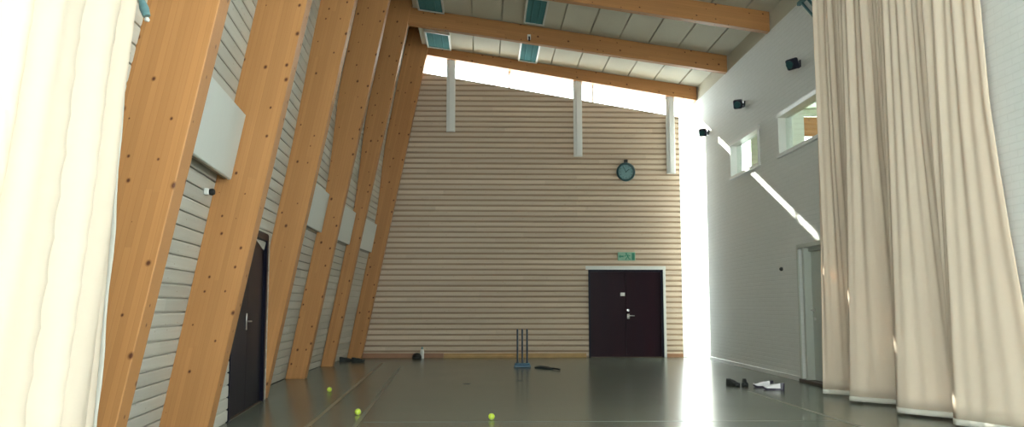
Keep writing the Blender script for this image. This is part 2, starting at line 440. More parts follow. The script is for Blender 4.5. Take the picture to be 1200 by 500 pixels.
# right wall, painted brick, with two gallery windows and a door
W1 = (15.50, 17.30, 3.82, 4.52); W2 = (12.50, 14.42, 3.78, 4.48)
DR = (12.55, 13.72, 2.13)
TW = 0.22
mb = MB()
def wr(y0, y1, z0, z1): mb.box(XR, XR + TW, y0, y1, z0, z1)
RO = (-2.0, 2.8, 0.7, 5.4)         # unseen window added behind the camera to light the left curtain
wr(-8.3, RO[0], 0, 6.5); wr(RO[0], RO[1], 0, RO[2]); wr(RO[0], RO[1], RO[3], 6.5)
ZT = 6.12
wr(RO[1], W2[0], 0, ZT)
wr(W2[0], W2[1], W2[3], ZT); wr(W2[0], DR[0], 0, W2[2]); wr(DR[0], DR[1], DR[2], W2[2]); wr(DR[1], W2[1], 0, W2[2])
wr(W2[1], W1[0], 0, ZT); wr(W1[0], W1[1], 0, W1[2]); wr(W1[0], W1[1], W1[3], ZT); wr(W1[1], YB + 0.0, 0, ZT)
wr(YB, YB + 0.25, 0, ZT)
struct('wall_right', mb, M['brick'])
# blocking boards between the rafters above the right wall
mb = MB(); mb.box(XR + 0.02, XR + TW, RO[1], YB + 0.3, ZT, ceil_z(XR + TW) + 0.1)
struct('trim_3', mb, M['woodwool'])
mb = MB()
for y0, y1 in ((RO[1], DR[0] - 0.08), (DR[1] + 0.08, YB)):
    mb.box(XR - 0.022, XR, y0, y1, 0.0, 0.075, 0.004)
struct('baseboard_right', mb, M['frame_white'])

def gallery_window(name, W):
    y0, y1, z0, z1 = W
    g = MB(); g.box(XR + 0.10, XR + 0.106, y0 + 0.03, y1 - 0.03, z0 + 0.03, z1 - 0.03)
    w = struct(name, g, M['glass'])
    f = MB(); o = 0.05
    f.box(XR - 0.03, XR + 0.16, y0 - o, y1 + o, z1 - 0.03, z1 + o, 0.006); f.box(XR - 0.03, XR + 0.16, y0 - 0.012, y0 + 0.03, z0 + 0.03, z1 - 0.03)
    f.box(XR - 0.03, XR + 0.16, y1 - 0.03, y1 + 0.012, z0 + 0.03, z1 - 0.03)
    obj('window_frame', f, M['frame_white'], w)
    f = MB(); f.box(XR - 0.05, XR + 0.16, y0 - o, y1 + o, z0 - 0.03, z0 + 0.03, 0.006)
    obj('window_sill', f, M['frame_white'], w)
gallery_window('window_1', W1); gallery_window('window_2', W2)
# gallery room behind those windows
gx0, gx1, gy0, gy1, gz0, gz1 = XR + TW, 8.8, 10.5, YB, 2.9, 6.0
mb = MB(); mb.box(gx0, gx1, gy0, gy1, gz0 - 0.1, gz0); struct('floor_gallery', mb, M['pine'])
mb = MB(); mb.box(gx0, gx1, gy0, gy1, gz1, gz1 + 0.1); struct('ceiling_gallery', mb, M['ceil_gallery'])
mb = MB(); GW = (13.0, 15.5, 4.0, 5.4)  # side window opening added to brighten the gallery
mb.box(gx1, gx1 + 0.1, gy0, GW[0], gz0, gz1); mb.box(gx1, gx1 + 0.1, GW[1], gy1, gz0, gz1); mb.box(gx1, gx1 + 0.1, GW[0], GW[1], gz0, GW[2]); mb.box(gx1, gx1 + 0.1, GW[0], GW[1], GW[3], gz1)
mb.box(gx0, gx1, gy0 - 0.1, gy0, gz0, gz1)
GS = (6.20, 6.46, 3.2, 5.7); GS2 = (7.0, 8.5, 5.2, 5.8)
mb.box(gx0, GS[0], gy1, gy1 + 0.2, gz0, gz1); mb.box(GS[1], gx1, gy1, gy1 + 0.2, gz0, GS2[2]); mb.box(GS[0], GS[1], gy1, gy1 + 0.2, gz0, GS[2]); mb.box(GS[0], GS[1], gy1, gy1 + 0.2, GS[3], gz1)
mb.box(GS[1], GS2[0], gy1, gy1 + 0.2, GS2[2], gz1); mb.box(GS2[1], gx1, gy1, gy1 + 0.2, GS2[2], gz1); mb.box(GS2[0], GS2[1], gy1, gy1 + 0.2, GS2[3], gz1)
struct('wall_gallery', mb, M['ceil_gallery'])
mb = MB(); mb.box(GS[0], GS[1], gy1 + 0.1, gy1 + 0.105, GS[2], GS[3]); mb.box(GS2[0], GS2[1], gy1 + 0.1, gy1 + 0.105, GS2[2], GS2[3]); mb.box(gx1 + 0.04, gx1 + 0.046, GW[0], GW[1], GW[2], GW[3]); struct('window_3', mb, M['glass'])  # gallery panes, with the side window added for brightness
mb = MB(); mb.box(6.55, gx1, 17.0, 17.16, 4.68, 5.06, 0.006)
tag(local_mesh('gallery_beam', mb, M['rafter'], (7.7, 17.08, 4.68)), 'short orange timber beam seen through the larger upper right wall window', 'beam')
mb = MB(); mb.box(6.2, 6.55, 17.0, 17.16, gz0, gz1); struct('trim_4', mb, M['ceil_gallery'])

# white door in the right wall
y0, y1, z1 = DR
m = MB(); m.box(XR + 0.10, XR + 0.145, y0 + 0.05, y1 - 0.25, 0.03, z1 - 0.06, 0.003)
dr = struct('door_2', m, M['door_grey'])
m = MB(); m.box(XR - 0.015, XR + 0.16, y1 - 0.25, y1 - 0.17, 0, z1); m.box(XR + 0.08, XR + 0.16, y1 - 0.17, y1, 0, z1); m.box(XR - 0.015, XR + 0.16, y0, y0 + 0.05, 0, z1)
m.box(XR + 0.06, XR + 0.16, y0 + 0.05, y1 - 0.25, z1 - 0.06, z1); m.box(XR - 0.018, XR, y1, y1 + 0.07, 0, z1 + 0.07, 0.004); m.box(XR - 0.018, XR, y0, y1, z1, z1 + 0.07, 0.004)
obj('door_frame', m, M['door_grey'], dr)
m = MB(); yh = y1 - 0.34
m.lathe([(0.0, 0), (0.026, 0), (0.026, -0.012), (0.0, -0.014)], (XR + 0.10, yh, 1.14), 'x', 16); m.lathe([(0.0, 0), (0.026, 0), (0.026, -0.012), (0.0, -0.014)], (XR + 0.10, yh, 1.0), 'x', 16)
m.tube([(XR + 0.09, yh, 1.14), (XR + 0.04, yh, 1.14), (XR + 0.04, yh - 0.12, 1.14)], 0.01, 10)
obj('door_handle', m, M['chrome'], dr, True)
m = MB(); m.box(XR - 0.05, XR + 0.16, y0, y1 + 0.05, 0.0, 0.05, 0.004); obj('threshold', m, M['brown'], dr)
m = MB(); m.box(XR + TW, XR + TW + 0.06, y0 - 0.1, y1 + 0.1, 0, z1 + 0.1); struct('trim_5', m, M['brown'])

# end wall: horizontal whitewashed boards under a sloping clerestory, a door and a tall slot window
DX0, DX1, DZB = 2.47, 4.25, 2.06
SX = 4.70                                     # left side of the tall slot window
CB = lambda xx: 6.79 - 0.168 * (xx + 1.4)       # bottom of the clerestory
CT = lambda xx: ceil_z(xx) - (0.22 + 0.017 * (xx + 1.4))
mb = MB(); pr = bevel_profile(0.0, 7.4)
def bw(x0, x1, z0, z1):
    pp = [(z, d) for z, d in pr if z0 < z < z1]
    pp = [(z0, 0.0)] + pp + [(z1, 0.0)]
    A = [mb.bm.verts.new((x0, YB + d, z)) for z, d in pp]; B = [mb.bm.verts.new((x1, YB + d, z)) for z, d in pp]
    for i in range(len(pp) - 1): mb.bm.faces.new((A[i], B[i], B[i + 1], A[i + 1]))
bw(-3.4, DX0, 0, 7.4); bw(DX0, DX1, DZB, 7.4); bw(DX1, SX, 0, 7.4)
mb.poly([(SX, YB, 0), (SX, YB + 0.25, 0), (SX, YB + 0.25, 7.4), (SX, YB, 7.4)])
for x0, x1, z0 in ((-3.4, DX0, 0), (DX0, DX1, DZB), (DX1, SX, 0)):
    mb.box(x0, x1, YB + 0.032, YB + 0.25, z0, 7.4)
n = Vector((0.168, 0, 1)).normalized()
bmesh.ops.bisect_plane(mb.bm, geom=list(mb.bm.verts) + list(mb.bm.edges) + list(mb.bm.faces), plane_co=(-1.4, 0, 6.79), plane_no=n, clear_outer=True)
mb.prism([(-3.4, YB, CB(-3.4)), (SX, YB, CB(SX)), (SX, YB + 0.25, CB(SX)), (-3.4, YB + 0.25, CB(-3.4))], (0, 0, -0.02))
struct('wall_back', mb, M['boards'])
# head above the clerestory
mb = MB(); mb.prism([(-3.6, YB, CT(-3.6)), (XR + 0.2, YB, CT(XR + 0.2)), (XR + 0.2, YB, ceil_z(XR + 0.2) + 0.1), (-3.6, YB, ceil_z(-3.6) + 0.1)], (0, 0.28, 0))
mb.box(-3.6, -1.45, YB + 0.001, YB + 0.28, 7.3, 8.6)
struct('trim_6', mb, M['rafter'])
g = MB(); g.prism([(-3.4, YB + 0.12, CB(-3.4)), (XR, YB + 0.12, CB(XR)), (XR, YB + 0.12, CT(XR)), (-3.4, YB + 0.12, CT(-3.4))], (0, 0.006, 0))
win = struct('window_4', g, M['glass'])
f = MB()
for mx in (-2.2, 0.60, 2.63): f.prism([(mx - 0.02, YB + 0.09, CB(mx - 0.02)), (mx + 0.02, YB + 0.09, CB(mx + 0.02)), (mx + 0.02, YB + 0.09, CT(mx + 0.02)), (mx - 0.02, YB + 0.09, CT(mx - 0.02))], (0, 0.06, 0))
obj('mullion', f, M['frame_white'], win)
g = MB(); g.box(SX + 0.03, XR, YB + 0.12, YB + 0.126, 0.03, CB(SX))
win = struct('window_5', g, M['glass'])
f = MB(); f.box(SX, SX + 0.03, YB + 0.02, YB + 0.16, 0, CB(SX)); f.box(SX + 0.03, XR, YB + 0.02, YB + 0.16, 0, 0.03)
obj('window_frame', f, M['frame_white'], win)

# end wall double door
m = MB(); xm = (DX0 + DX1) / 2
m.box(DX0 + 0.05, xm - 0.003, YB + 0.03, YB + 0.075, 0.02, DZB - 0.05); m.box(xm + 0.003, DX1 - 0.05, YB + 0.03, YB + 0.075, 0.02, DZB - 0.05)
de = struct('door_3', m, M['maroon'])
m = MB(); m.box(DX0, DX0 + 0.05, YB - 0.02, YB + 0.09, 0, DZB); m.box(DX1 - 0.05, DX1, YB - 0.02, YB + 0.09, 0, DZB); m.box(DX0 + 0.05, DX1 - 0.05, YB - 0.02, YB + 0.09, DZB - 0.05, DZB)
obj('door_frame', m, M['midnight'], de)
m = MB(); m.box(DX0 - 0.06, DX1 + 0.07, YB - 0.022, YB, DZB, DZB + 0.085, 0.003); m.box(DX1, DX1 + 0.06, YB - 0.022, YB, 0, DZB, 0.003)
o = obj('architrave', m, M['white'], de); o['label'] = 'pale architrave over and right of the dark door'
m = MB(); hx = xm + 0.055
m.lathe([(0, 0), (0.032, 0), (0.032, -0.012), (0, -0.014)], (hx, YB + 0.03, 1.10), 'y', 16); m.box(hx - 0.03, hx + 0.03, YB + 0.018, YB + 0.03, 0.90, 1.02, 0.004)
m.tube([(hx, YB + 0.02, 0.975), (hx, YB - 0.035, 0.975), (hx + 0.14, YB - 0.035, 0.975)], 0.011, 10)
obj('door_handle', m, M['chrome'], de, True)
m = MB(); m.box(3.235, 3.345, YB + 0.024, YB + 0.03, 1.44, 1.52, 0.002); obj('door_plate', m, M['white'], de)
m = MB(); m.box(DX0, DX1, YB - 0.02, YB + 0.1, 0, 0.02); obj('threshold', m, M['brown'], de)
m = MB(); m.box(DX0 - 0.05, DX1 + 0.05, YB + 0.25, YB + 0.3, 0, DZB + 0.1); struct('trim_7', m, M['brown'])
# baseboards of the end wall, uneven lighting put in as two pine tones
mb = MB(); mb.box(-3.0, -0.935, YB - 0.025, YB, 0, 0.11, 0.005); mb.box(DX1 + 0.06, SX, YB - 0.025, YB, 0, 0.09, 0.005); struct('baseboard_back', mb, M['pine_red_dim'])
mb = MB(); mb.box(-0.93, DX0 - 0.06, YB - 0.04, YB, 0, 0.105, 0.006); mb.box(-0.93, 0.72, YB - 0.085, YB - 0.04, 0, 0.055, 0.006); struct('trim_8', mb, M['pine'])

# rear half of the hall, behind the camera: end wall with a window band added to light the hall
mb = MB(); REO = (-1.2, 5.0, 1.0, 5.6)
mb.box(-3.6, REO[0], -8.3, -8.0, 0, 8.4); mb.box(REO[1], XR + 0.25, -8.3, -8.0, 0, 8.4); mb.box(REO[0], REO[1], -8.3, -8.0, 0, REO[2]); mb.box(REO[0], REO[1], -8.3, -8.0, REO[3], 8.4)
struct('wall_rear', mb, M['brick'])
def added_rear_window(name, fn, a0, a1, z0, z1, n):  # pane and frame of a window added behind the camera for light
    g = MB(); fn(g, a0, a1, z0, z1, 0.10, 0.106); w = struct(name, g, M['glass'])
    f = MB()
    for i in range(n + 1):
        a = a0 + (a1 - a0) * i / n; fn(f, max(a0, a - 0.04), min(a1, a + 0.04), z0, z1, 0.05, 0.15)
    fn(f, a0, a1, z0, z0 + 0.06, 0.04, 0.16); fn(f, a0, a1, z1 - 0.06, z1, 0.04, 0.16)
    obj('window_frame', f, M['frame_white'], w)
added_rear_window('added_window_6', lambda m, a, b, z0, z1, t0, t1: m.box(a, b, -8.0 - t1, -8.0 - t0, z0, z1), *REO, 5)
def added_leftwin(m, a, b, z0, z1, t0, t1):
    m.loft([[(wall_x(yy, z0) - t0, yy, z0), (wall_x(yy, z1) - t0, yy, z1), (wall_x(yy, z1) - t1, yy, z1), (wall_x(yy, z0) - t1, yy, z0)] for yy in (a, b)])
added_rear_window('added_window_8', added_leftwin, *LO, 6)
added_rear_window('added_window_7', lambda m, a, b, z0, z1, t0, t1: m.box(XR + t0, XR + t1, a, b, z0, z1), *RO, 6)

# ------------------------------------------------------------------ timber columns and rafters
col_lab = {3: 'nearest leaning timber column, partly behind the left cream curtain',
           4: 'leaning timber column just left of the dark side door',
           5: 'leaning timber column just right of the dark side door',
           6: 'leaning timber column, third from the end wall',
           7: 'leaning timber column, second from the end wall',
           8: 'leaning timber column standing against the boarded end wall'}
TH = 0.19
def inner_top(a):  # height at which the inner edge meets the ceiling
    return (ceil_z(0) - SL * a) / (1 + SL * LEAN)
for i, (Y, a, w) in enumerate(COL):
    if i < 2: continue
    t = min(TH, YB - Y - 0.005) if i == 8 else TH
    tall = i in (6, 7, 8)                    # the far columns run on up past the ceiling edge
    za = inner_top(a); zw = (ceil_z(0) - SL * w) / (1 + SL * WL)
    if tall: za = zw = 8.27
    b = (za * LEAN + a, za); c = (zw * WL + w - wall_bend(Y, zw), zw)
    mb = MB(); yy = Y
    off = 0.004
    mb.prism([(a, Y, 0), (b[0], Y, b[1]), (c[0] + off, Y, c[1]), *[(wall_x(Y + t / 2, q) + off, Y, q) for q in (6.6, 6.0, 5.4, 5.0, 4.6, 4.2, 3.8, 3.4, 3.0)], (wall_x(Y + t, 0) + off + (0 if i in (8,) else 0), Y, 0)], (0, t, 0), 0.006)
    o = local_mesh('timber_column', mb, M['glulam'], (a, Y, 0))
    tag(o, col_lab.get(i, 'leaning timber column beside the camera, out of frame'), 'column', 'leaning timber columns')
raft = {7: (17.42, 'timber ceiling rafter, second from the end wall, carrying no spotlight end to end'),
        6: (14.72, 'timber ceiling rafter at the top edge of the photo, third from the end wall'),
        5: (11.5, 'timber ceiling rafter, fourth from the end wall'), 4: (8.5, 'timber ceiling rafter above the near end of the right curtain'), 3: (5.65, 'timber ceiling rafter nearest the camera')}
raft[7] = (17.42, 'long timber rafter crossing the whole ceiling, second from the end wall')
for i, (Y, lab) in raft.items():
    a = COL[i][1]; xl = max(-1.49, a + LEAN * (inner_top(a) - 0.2) - 0.02)
    mb = MB(); d = 0.37
    if i == 7: xl = -1.61
    mb.prism([(xl, Y, ceil_z(xl) - d), (XR - 0.004, Y, ceil_z(XR) - d), (XR - 0.004, Y, ceil_z(XR) - 0.003), (xl, Y, ceil_z(xl) - 0.003)], (0, 0.15, 0), 0.006)
    tag(local_mesh('ceiling_rafter', mb, M['rafter'], ((xl + XR) / 2, Y, ceil_z(XR) - d)), lab, 'beam', 'timber rafters under the ceiling')
mb = MB(); xl = -1.46; Y = 20.02
mb.prism([(xl, Y, ceil_z(xl) - 0.22), (XR - 0.004, Y, ceil_z(XR) - 0.335), (XR - 0.004, Y, ceil_z(XR) - 0.003), (xl, Y, ceil_z(xl) - 0.003)], (0, YB - Y - 0.002, 0), 0.006)
tag(local_mesh('ceiling_rafter', mb, M['rafter'], ((xl + XR) / 2, Y, ceil_z(XR) - 0.36)), 'timber rafter along the top of the sloping bright window strip', 'beam', 'timber rafters under the ceiling')

# ------------------------------------------------------------------ white wall panels between the columns
pan = [(5.80, 8.385, 0.15, 'large white wall panel between the two nearest leaning columns'),
       (11.62, 14.47, 0.09, 'white wall panel right of the column beside the side door'),
       (14.72, 17.37, 0.08, 'white wall panel between the third and second columns from the end wall'),
       (17.62, 19.90, 0.075, 'white wall panel closest to the end wall, smallest looking of the four')]
for y0, y1, pr_, lab in pan:
    ZA, ZB = 2.44, 3.09
    th = thing('wall_panel', lab, 'panel', (wall_x((y0 + y1) / 2, ZA) + pr_, (y0 + y1) / 2, ZA), 'white panels on the left wall')
    def P(y, z, o): return (wall_x(y, z) + o, y, z)
    m = MB(); m.prism([P(y0, ZA, pr_ - 0.035), P(y1, ZA, pr_ - 0.035), P(y1, ZB, pr_ - 0.035), P(y0, ZB, pr_ - 0.035)], (0.035, 0, 0), 0.006)
    obj('panel_face', m, M['panel'], th)
    if pr_ > 0.05:
        for yy in (y0 + 0.25, y1 - 0.30):
            m = MB(); m.prism([P(yy, ZA + 0.06, 0.001), P(yy + 0.05, ZA + 0.06, 0.001), P(yy + 0.05, ZB - 0.06, 0.001), P(yy, ZB - 0.06, 0.001)], (pr_ - 0.037, 0, 0))
            obj('bracket', m, M['dark_teal'], th)
    m = MB(); m.tube([P(y0 + 0.02, ZA + 0.02, pr_ - 0.06), P(y1 - 0.02, ZA + 0.02, pr_ - 0.06)], 0.018, 10)
    obj('lower_pipe', m, M['dark_teal'], th, True)
# small switch under the nearest panel
yy, zz = 8.1, 2.28
sx = wall_x(yy, zz)
th = thing('pull_switch', 'small white and black switch on the boards under the largest white panel', 'switch', (sx, yy, zz), None)
m = MB(); m.box(sx + 0.001, sx + 0.045, yy - 0.045, yy + 0.02, zz - 0.03, zz + 0.03, 0.006); obj('mount', m, M['white'], th)
m = MB(); m.lathe([(0.0, 0.045), (0.03, 0.045), (0.034, 0.07), (0.026, 0.09), (0.0, 0.095)], (sx, yy + 0.0, zz), 'x', 16); obj('knob', m, M['black'], th, True)

# ------------------------------------------------------------------ white battens hanging over the clerestory
for cx, zb, lab in ((-0.81, 5.35, 'white vertical box batten on the end wall, leftmost of three'),
                    (2.25, 4.77, 'white vertical box batten on the end wall, middle of three'),
                    (4.495, 4.36, 'white vertical box batten beside the bright corner window')):
    zt = CT(cx) + 0.04
    th = thing('wall_batten', lab, 'batten', (cx, YB - 0.05, zb), 'white battens on the end wall')
    m = MB(); m.box(cx - 0.105, cx + 0.105, YB - 0.05, YB - 0.002, zb, zt, 0.004); obj('back_board', m, M['white'], th)
    m = MB(); m.box(cx - 0.04, cx + 0.085, YB - 0.10, YB - 0.051, zb + 0.02, zt, 0.006); obj('cover', m, M['frame_white'], th)
    m = MB(); m.box(cx - 0.09, cx + 0.09, YB - 0.11, YB - 0.051, zb, zb + 0.019, 0.003); obj('end_cap', m, M['white'], th)

# ------------------------------------------------------------------ ceiling lights
for x0, x1, y0, y1, lab in ((-1.33, -0.83, 18.75, 19.85, 'teal ceiling light beside the end wall, left row'),
                            (-1.36, -0.88, 16.05, 17.3, 'teal ceiling light beside the columns, cut by the top of the photo'),
                            (0.83, 1.21, 18.45, 19.85, 'teal ceiling light nearest the end wall, right row'),
                            (0.83, 1.19, 15.7, 17.1, 'teal ceiling light in front of the long rafter, right row'),
                            ):
    cx, cy = (x0 + x1) / 2, (y0 + y1) / 2
    th = thing('ceiling_light', lab, 'light', (cx, cy, ceil_z(cx) - 0.06), 'teal ceiling lights')
    tilt = lambda m: [setattr(v, 'co', Vector((v.co.x, v.co.y, v.co.z + ceil_z(v.co.x)))) for v in m.bm.verts]
    m = MB(); fw = 0.035
    m.box(x0 - fw, x0, y0 - fw, y1 + fw, -0.075, -0.002); m.box(x1, x1 + fw, y0 - fw, y1 + fw, -0.075, -0.002); m.box(x0, x1, y0 - fw, y0, -0.075, -0.002); m.box(x0, x1, y1, y1 + fw, -0.075, -0.002)
    tilt(m); obj('housing', m, M['white'], th)
    m = MB(); m.box(x0, x1, y0, y1, -0.055, -0.005)
    tilt(m); obj('reflector', m, M['teal_matt'], th)
    for q in (0.3, 0.7):
        m = MB(); tx = x0 + (x1 - x0) * q; m.tube([(tx, y0 + 0.04, -0.058), (tx, y1 - 0.04, -0.058)], 0.014, 10); tilt(m); obj('tube', m, M['teal_matt'], th, True)
# small hook under the long rafter
m = MB(); hx, hy = 0.93, 17.405; hz = ceil_z(hx) - 0.34
th = thing('rafter_hook', 'tiny dark and white hook fixed on the long rafter below a light', 'hook', (hx, hy, hz))
m.box(hx - 0.035, hx + 0.035, hy - 0.02, hy + 0.012, hz + 0.02, hz + 0.13, 0.004); obj('plate', m, M['white'], th)
m = MB(); m.tube([(hx, hy - 0.03, hz + 0.07), (hx, hy - 0.06, hz + 0.02), (hx, hy - 0.04, hz - 0.02)], 0.02, 10); obj('hook', m, M['black'], th, True)

# ------------------------------------------------------------------ wall spotlights
for (sy, sz, lab, yaw) in ((13.36, 5.11, 'dark wall spotlight nearest the right curtain', 0.5), (16.35, 5.16, 'dark wall spotlight in the middle of the right wall, of three', 1.1),
                      (19.06, 5.15, 'dark wall spotlight nearest the bright corner', 1.1)):
    th = thing('wall_spotlight', lab, 'spotlight', (XR, sy, sz), 'spotlights on the right wall')
    m = MB(); m.box(XR - 0.02, XR - 0.001, sy - 0.05, sy + 0.05, sz - 0.06, sz + 0.06, 0.005); obj('wall_plate', m, M['navy'], th)
    m = MB(); m.tube([(XR - 0.015, sy, sz), (XR - 0.10, sy, sz + 0.005)], 0.02, 12); obj('arm', m, M['navy'], th, True)
    rot = Matrix.Translation((XR - 0.125, sy, sz)) @ Matrix.Rotation(yaw, 4, 'Z') @ Matrix.Rotation(-0.35, 4, 'Y')
    m = MB(); m.box(-0.07, 0.07, -0.085, 0.085, -0.09, 0.09, 0.028, 2); m.xf(rot); obj('lamp_head', m, M['navy'], th)
    m = MB(); m.lathe([(0.0, -0.077), (0.055, -0.075), (0.06, -0.083), (0.066, -0.083), (0.066, -0.065)], (0, 0, 0), 'x', 24); m.xf(rot); obj('lens', m, M['dark_teal'], th, True)
# little dark knob on the right wall
m = MB(); m.lathe([(0.0, -0.001), (0.03, -0.001), (0.034, -0.03), (0.02, -0.05), (0.0, -0.052)], (XR, 14.5, 1.836), 'x', 16)
tag(local_mesh('wall_hook', m, M['black'], (XR, 14.5, 1.836), True), 'small black knob on the white wall left of the white door', 'hook')

# round clock
cx, cz = 3.394, 4.40
th = thing('wall_clock', 'round dark teal clock with black top bracket on the boarded end wall', 'clock', (cx, YB, cz))
m = MB(); m.lathe([(0.0, -0.002), (0.215, -0.002), (0.225, -0.02), (0.225, -0.08), (0.21, -0.095), (0.185, -0.09), (0.175, -0.06), (0.0, -0.055)], (cx, YB, cz), 'y', 40); obj('casing', m, M['dark_teal'], th, True)
m = MB(); m.lathe([(0.0, -0.056), (0.172, -0.061), (0.172, -0.066), (0.0, -0.067)], (cx, YB, cz), 'y', 40); obj('face', m, M['teal_lite'], th)
for ang, ln, wd in ((0.9, 0.10, 0.02), (-0.5, 0.15, 0.014)):
    m = MB(); m.box(-wd / 2, wd / 2, -0.078, -0.070, -0.02, ln); m.xf(Matrix.Translation((cx, YB, cz)) @ Matrix.Rotation(ang, 4, 'Y')); obj('hand', m, M['dark_teal'], th)
for k in range(12):
    a = k * math.pi / 6; m = MB()
    px, pz = cx + 0.145 * math.sin(a), cz + 0.145 * math.cos(a)
    m.box(px - 0.009, px + 0.009, YB - 0.072, YB - 0.0665, pz - 0.009, pz + 0.009); obj('hour_mark', m, M['dark_teal'], th)
m = MB(); m.box(cx - 0.04, cx + 0.045, YB - 0.09, YB - 0.002, cz + 0.215, cz + 0.30, 0.012); obj('top_bracket', m, M['black'], th)

# emergency exit sign
ex, ez = 3.385, 2.375
th = thing('exit_sign', 'green emergency exit sign with arrow and running figure above the maroon door', 'sign', (ex, YB, ez))
m = MB(); m.box(ex - 0.21, ex + 0.21, YB - 0.03, YB - 0.001, ez - 0.1, ez + 0.1, 0.008); obj('sign_plate', m, M['sign_pale'], th)
yf = YB - 0.031
def flat(m, pts): m.prism([(ex + px, yf, ez + pz) for px, pz in pts], (0, -0.003, 0))
m = MB(); flat(m, [(-0.19, 0), (-0.145, 0.045), (-0.145, 0.016), (-0.07, 0.016), (-0.07, -0.016), (-0.145, -0.016), (-0.145, -0.045)]); obj('arrow', m, M['green'], th)
m = MB()   # running figure
m.lathe([(0.0, -0.031), (0.020, -0.031), (0.020, -0.034), (0.0, -0.034)], (ex - 0.005, YB, ez + 0.062), 'y', 16)
flat(m, [(0.0, 0.04), (0.035, 0.036), (0.05, -0.01), (0.015, -0.02)])
flat(m, [(0.0, 0.04), (-0.045, 0.02), (-0.05, -0.008), (-0.036, -0.008), (-0.03, 0.01), (0.005, 0.022)])
flat(m, [(0.035, 0.036), (0.065, 0.0), (0.09, 0.012), (0.085, 0.024), (0.066, 0.018), (0.04, 0.045)])
flat(m, [(0.015, -0.018), (0.034, -0.018), (0.0, -0.05), (-0.012, -0.085), (-0.03, -0.082), (-0.02, -0.045)])
flat(m, [(0.03, -0.012), (0.05, -0.012), (0.062, -0.05), (0.10, -0.055), (0.10, -0.07), (0.048, -0.068)])
obj('running_figure', m, M['green'], th)
m = MB(); flat(m, [(0.125, 0.08), (0.19, 0.08), (0.19, -0.085), (0.125, -0.085)]); obj('doorway', m, M['green'], th)

# ------------------------------------------------------------------ curtains
def catmull(P, t):
    n = len(P) - 1; f = max(0, min(n - 1e-6, t * n)); i = int(f); u = f - i
    p0, p1, p2, p3 = P[max(i - 1, 0)], P[i], P[i + 1], P[min(i + 2, n)]
    return tuple(0.5 * ((2 * b) + (-a + c) * u + (2 * a - 5 * b + 4 * c - d) * u * u + (-a + 3 * b - 3 * c + d) * u ** 3) for a, b, c, d in zip(p0, p1, p2, p3))
def sheet(fn, ns, nz, z0, z1, thick=0.006):
    m = MB()
    g = [[m.bm.verts.new(fn(i / ns, z0 + (z1 - z0) * (j / nz))) for j in range(nz + 1)] for i in range(ns + 1)]
    for a, b in zip(g, g[1:]):
        for j in range(nz): m.bm.faces.new((a[j], b[j], b[j + 1], a[j + 1]))
    return m
def add_solid(o, th):
    md = o.modifiers.new('cloth_thickness', 'SOLIDIFY'); md.thickness = th; md.offset = 0
# right curtain: deep folds at the hem, finer pleats at the top
RB = [(4.60, 11.62), (4.74, 11.47), (4.87, 11.30), (4.88, 11.02), (4.66, 10.86), (4.60, 10.68), (4.80, 10.46), (5.0, 10.22), (5.02, 9.92), (4.72, 9.72), (4.61, 9.50), (4.78, 9.24), (4.96, 9.0), (5.0, 8.80), (4.80, 8.68), (4.71, 8.55), (4.80, 8.3), (4.93, 7.95), (5.06, 7.62)]
def rc(s, z):
    k = max(0.0, min(1.0, z / 6.0))
    bx, by = catmull(RB, s)
    tx, ty = 4.655 + (4.97 - 4.655) * s, 11.60 - (11.60 - 8.35) * s
    w = 1 - k * 0.78
    w = w * (0.55 + 0.45 * (1 - min(1, z / 3.2)))
    w = max(w, 0.12)
    px = bx * w + tx * (1 - w); py = by * w + ty * (1 - w)
    ph = 2 * math.pi * (13 * s + 0.35 * math.sin(5 * s + 0.3 * z))
    amp = (0.008 + 0.026 * k) * (0.6 + 0.4 * math.sin(17 * s + 1.1))
    px += amp * math.sin(ph) ; py += amp * 0.7 * math.cos(ph * 0.93 + 0.4)
    ph2 = 2 * math.pi * (29 * s + 0.2 * math.sin(9 * s))
    px += 0.010 * math.sin(ph2) * (0.4 + k)
    return (min(px, XR - 0.03), py, z)
cur = thing('divider_curtain', 'cream divider curtain hanging in folds beside the white right wall', 'curtain', (4.8, 10.0, 0.03), 'cream divider curtains')
o = obj('cloth', sheet(rc, 320, 40, 0.09, 6.12), M['curtain'], cur, True); add_solid(o, 0.006)
o = obj('hem', sheet(rc, 320, 2, 0.03, 0.089), M['hem'], cur, True); o['label'] = 'pale weighted hem band'; add_solid(o, 0.014)
# rail that carries the right curtain
m = MB(); m.tube([(4.655, 11.9, 6.15), (4.97, 8.0, 6.15)], 0.025, 12)
th = thing('curtain_rail', 'teal rail above the right curtain, just outside the frame', 'rail', (4.8, 10, 6.15))
obj('rail', m, M['teal'], th, True)
for q in (0.05, 0.5, 0.95):
    xx, yy = 4.655 + (4.97 - 4.655) * q, 11.9 - 3.9 * q
    m = MB(); m.tube([(xx, yy, 6.15), (xx, yy, ceil_z(xx) - 0.002)], 0.012, 8); obj('hanger', m, M['teal'], th, True)
